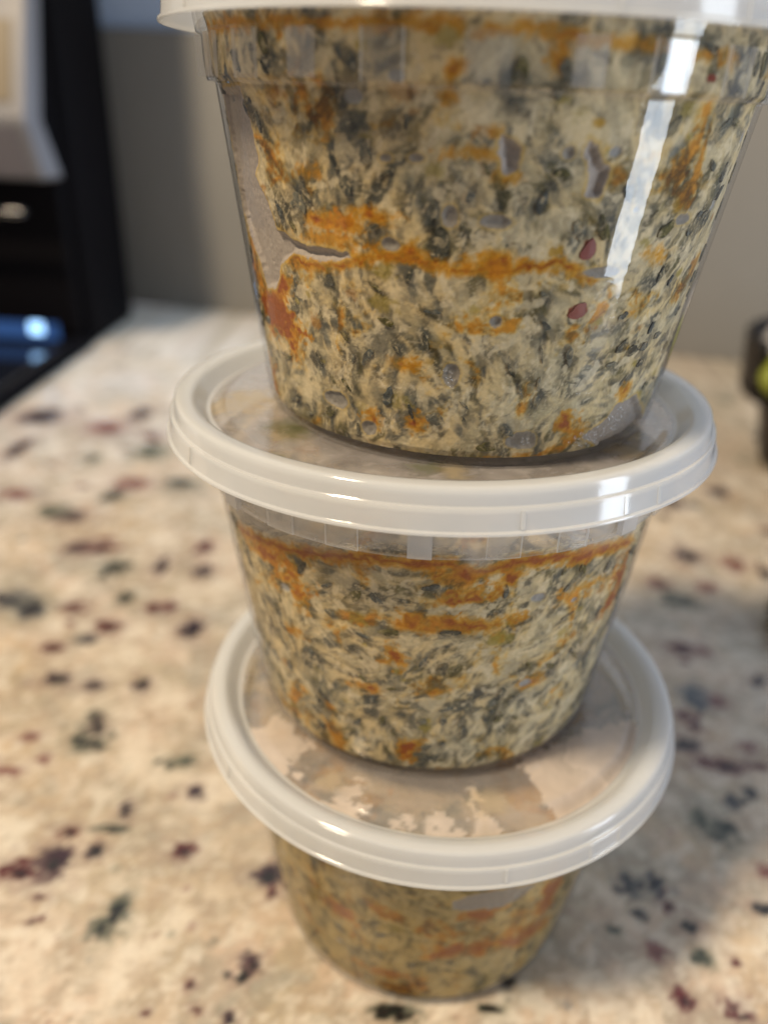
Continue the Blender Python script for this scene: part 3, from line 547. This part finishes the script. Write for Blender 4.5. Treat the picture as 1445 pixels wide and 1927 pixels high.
    if i == 0: p.c = p.c*np.array((.64, .60, .42))
    k46 = 46*np.pi/180
    def oilm(dist, wd):
        m_ = (sst(.9, -.3, dist+.5*p.n2)*.75)[..., None]; p.c[:] = p.c*(1-m_)+np.clip(p.c*np.array((.98, .56, .01))+np.array((.10, .045, 0)), 0, 1)*m_
        cc(sst(1.0, -.4, dist)*.30, (.38, .23, .006)); cc(sst(.45, -.9, dist+.7*p.n2+.4*p.n1)*.72, (.46, .185, .0)); cc(sst(-.3, -wd, dist+.5*p.n1)*.9, (.25, .05, .0))
    if i == 2:
        for q, pl in enumerate(OILBAND2): oilm(p.line([(a*k46, min(b, 69.5)) for a, b in pl], (.85, .5, .6, .5)[q]), 1.1)
        for a, b, x, y in [q for n_, q in enumerate(OIL2) if n_ not in (20, 21, 24)]: oilm((np.hypot((Gs-a*k46)/x, (Zs-b)/y)+.65*p.n3*3.0*.6+.5*(p.n1+.7*p.n2)-.76)*min(x, y)*.8, 1.5)
        for a, b, x, y in RED2: p.ell(a*k46, b, x*.8, y*.8, (.19, .022, .008), .95, .1, .25)
        pol_ = [[(a*k46, b) for a, b in pl] for pl in POCKET_POLY2]; pk_ = POCKET2
    elif i == 1:
        for pl in OILBAND1: oilm(p.line([(a*k46, min(b, 66)-1.2) for a, b in pl], 1.3), 1.3)
        for a, b, x, y in OIL1: oilm((np.hypot((Gs-a*k46)/x, (Zs-b)/y)+.65*p.n3*3.0*.6+.5*(p.n1+.7*p.n2)-.76)*min(x, y)*.8, 1.5)
        pol_, pk_ = [], []
    else:
        for a, b, x, y in OIL0:
            oilm((np.hypot((Gs-a*k46)/x, (Zs-b)/y)+.65*p.n3*3.0*.6+.5*(p.n1+.7*p.n2)-.76)*min(x, y)*.8, 1.5); p.ell(a*k46, b, x*.8, y*.8, (.20, .058, .004), .6, .5, .7)
        pol_, pk_ = [], POCKET0
    for pl in pol_:
        dd = p.polymask(pl, .5); cc(sst(.55, .05, np.abs(dd-.15))*.6, (.55, .36, .08)); mk = sst(.12, -.12, dd)
        cc(mk, (.33, .285, .245)); cc(mk*sst(.2, .7, p.n3)*.4, (.28, .27, .27)); p.h -= sst(.1, -1.2, dd)*1.0
    for a, b, x, y in pk_:
        dd = (np.hypot((Gs-a*k46)/x, (Zs-b)/y)+.22*p.n1-1)*min(x, y)
        cc(sst(.35, .02, np.abs(dd-.1))*.5, (.52, .36, .10)); mk = sst(.1, -.1, dd); cc(mk, (.24, .215, .18)); p.h -= sst(.05, -.7, dd)*.4
    for _ in range(int(8*K)):
        x, y = rg.uniform(-70, 70), rg.uniform(2, zmax-6); s = rg.uniform(.4, 1.1); dd = (np.hypot((Gs-x)/(s*1.4), (Zs-y)/s)-1)*s+.2*p.n1
        mk = sst(.1, -.1, dd); cc(mk, (.30, .29, .27)); p.h -= mk*.3
    c = np.clip(p.c, .008, .85)
    # shape: hugs the inside of the tub, dips inwards at the fill line
    fz = np.broadcast_to(fillz(i, phi[:, :1]), phi.shape); over = Zs-fz
    rin = np.interp(Zs, [1.7, 3, 60.2, 61.5, 68.4, 76], [40.9, 41.5, 49.6, 50.9, 51.5, 54])-.28
    r = rin+p.h+.06*p.n2-.10
    zz = np.minimum(Zs, fz+.25*p.n1); r = r-np.clip(over, 0, 9)*1.6
    zz = zz+np.clip(over, 0, 9)*.12
    W = pol(phi, r, zz)
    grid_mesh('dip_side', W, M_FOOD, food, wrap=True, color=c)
    # top surface
    an = np.linspace(-180, 180, 300, endpoint=False); fr = np.linspace(0.002, 1, 90)
    rl = np.interp(an, phi[:, 0], r[:, -1]); zl = np.interp(an, phi[:, 0], zz[:, -1])
    A, Fq = np.meshgrid(an, fr, indexing='ij'); Rr = Fq*rl[:, None]; t = np.radians(A)-np.pi/2; X, Yv = Rr*np.cos(t), Rr*np.sin(t)
    b1 = fbm(X, Yv, 9, 200+i); b2 = fbm(X, Yv, 3, 210+i); b3 = fbm(X, Yv, 14, 220+i)
    topz = zl.mean(); Zt = zl[:, None]*sst(.8, 1, Fq)+(1-sst(.8, 1, Fq))*(topz+1.2*b1+.35*b2+.4)
    Zt = np.minimum(Zt, 72.2)
    ct = np.zeros(X.shape+(3,)); ct[:] = (.52, .40, .26)
    def tt(m, cl): ct[:] = ct*(1-m[..., None])+np.array(cl)*m[..., None]
    tt(sst(0, .4, b3+.4*b2)*.8, (.15, .15, .10)); tt(sst(.1, .4, -b1+.5*b2)*.8, (.44, .22, .04)); tt(sst(.2, .5, fbm(X, Yv, 4, 230+i))*.7, (.62, .50, .36)); tt(sst(.25, .45, fbm(X, Yv, 5, 240+i))*.8, (.09, .10, .075))
    grid_mesh('dip_surface', np.stack([X, Yv, Zt], -1), M_TOP, food, wrap=True, color=ct)
    # single leaf pieces pressed against the wall, each a small solid of its own
    chips.sort(key=lambda q: -q[2]); nmax = (40, 130, 150)[i]; used = []
    def piece(name, x, y, s, asp, rot, mat, lift=.10):
        k = 14; t = (np.arange(k)+rg.random(k)*.5)/k*2*np.pi; ph_ = rg.random(4)*6.3; rad = .80+.16*np.sin(2*t+ph_[0])+.10*np.sin(3*t+ph_[1])+.07*np.sin(5*t+ph_[2])+rg.uniform(-.05, .05, k)
        u = rad*np.cos(t)*s; v = rad*np.sin(t)*s*asp; gx = x+u*math.cos(rot)-v*math.sin(rot); gy = np.clip(y+u*math.sin(rot)+v*math.cos(rot), 3.2, 59.6 if y < 60 else 67.5)
        rr = np.interp(gy, [1.7, 3, 60.2, 61.5, 68.4], [40.9, 41.5, 49.6, 50.9, 51.5])
        V = np.concatenate([pol(gx/46*57.2958, rr-.16, gy), pol(gx/46*57.2958, rr-.9, gy), pol(np.array([x/46*57.2958]), np.interp([y], [1.7, 3, 60.2, 61.5, 68.4], [40.9, 41.5, 49.6, 50.9, 51.5])-.12, np.array([y]))])
        f = [(q, (q+1) % k, 2*k) for q in range(k)]+[(q, q+k, (q+1) % k+k, (q+1) % k) for q in range(k)]
        mesh_obj(name, V, f, mat, food, False)
    for x, y, s, asp, rot in chips:
        if len(used) >= nmax: break
        if y < 4 or y > fillz(i, x/46*57.3)-3 or any((x-a)**2+(y-b)**2 < 9 for a, b in used): continue
        ia, ib = aat(x, y)
        if p.h[max(ia-5, 0):ia+6, max(ib-5, 0):ib+6].min() < -.28: continue            # keep air pockets clear
        if p.c[ia, ib].mean() > .30 or p.c[ia, ib, 0] > 2.2*p.c[ia, ib, 2]+.02: continue
        used.append((x, y)); piece('spinach_piece', x, y, s*rg.uniform(.45, .8), asp, rot, M_LEAF[rg.integers(4)])
    if i == 2:
        for a, b, x, y in RED2[:2]: piece('red_pepper_piece', a*k46, b, x*.95, y/x*.95 if y < x else 1.1, .3, M_PEPPER)
    return food
def droplets(i, root_name, clusters, seed):
    rg = np.random.default_rng(seed); v = []; f = []
    for ph, z, w, h, n in clusters:
        pts = []
        for _ in range(n*6):
            if len(pts) >= n: break
            a, b, s = rg.normal()*w*.45, rg.normal()*h*.45, rg.uniform(.16, .42)
            if any(math.hypot(a-q[0], b-q[1]) < s+q[2]+.04 for q in pts): continue
            pts.append((a, b, s))
        for a, b, s in pts:
            zz = z+b; pp = ph+a/50*57.3; r0 = float(np.interp(zz, [1.7, 3, 60.2, 61.5, 68.4, 76], [40.9, 41.5, 49.6, 50.9, 51.5, 54]))+.06; k0 = len(v)
            for ring in range(4):
                th = ring/3*1.57
                for q in range(8):
                    al = q/8*6.283; da, dz = math.cos(al)*s*math.cos(th), math.sin(al)*s*math.cos(th)
                    v.append(tuple(pol(pp+da/r0*57.3, r0-math.sin(th)*s*.6, zz+dz)))
            for ring in range(3):
                for q in range(8): f.append((k0+ring*8+q, k0+ring*8+(q+1) % 8, k0+(ring+1)*8+(q+1) % 8, k0+(ring+1)*8+q))
    o = mesh_obj('condensation', v, f, M_DROP, root_name); o['kind'] = 'stuff'; return o
for i in range(3):
    root = make_container(i); make_food(i)
    if i == 1: droplets(1, root, [(-28.3, 62.9, 3, 3, 45), (-13.4, 63.4, 3.4, 3.4, 55), (-34, 61.9, 2, 1.5, 12), (6.8, 61.9, 2.6, .8, 14)], 1)
    if i == 2: droplets(2, root, [(44.2, 6.4, 3.4, 2.2, 45), (34.6, 4.7, 4, 1.5, 40), (-3.6, 17.7, 1, 1.6, 9), (16, 5.2, 1, 1, 6)], 2)
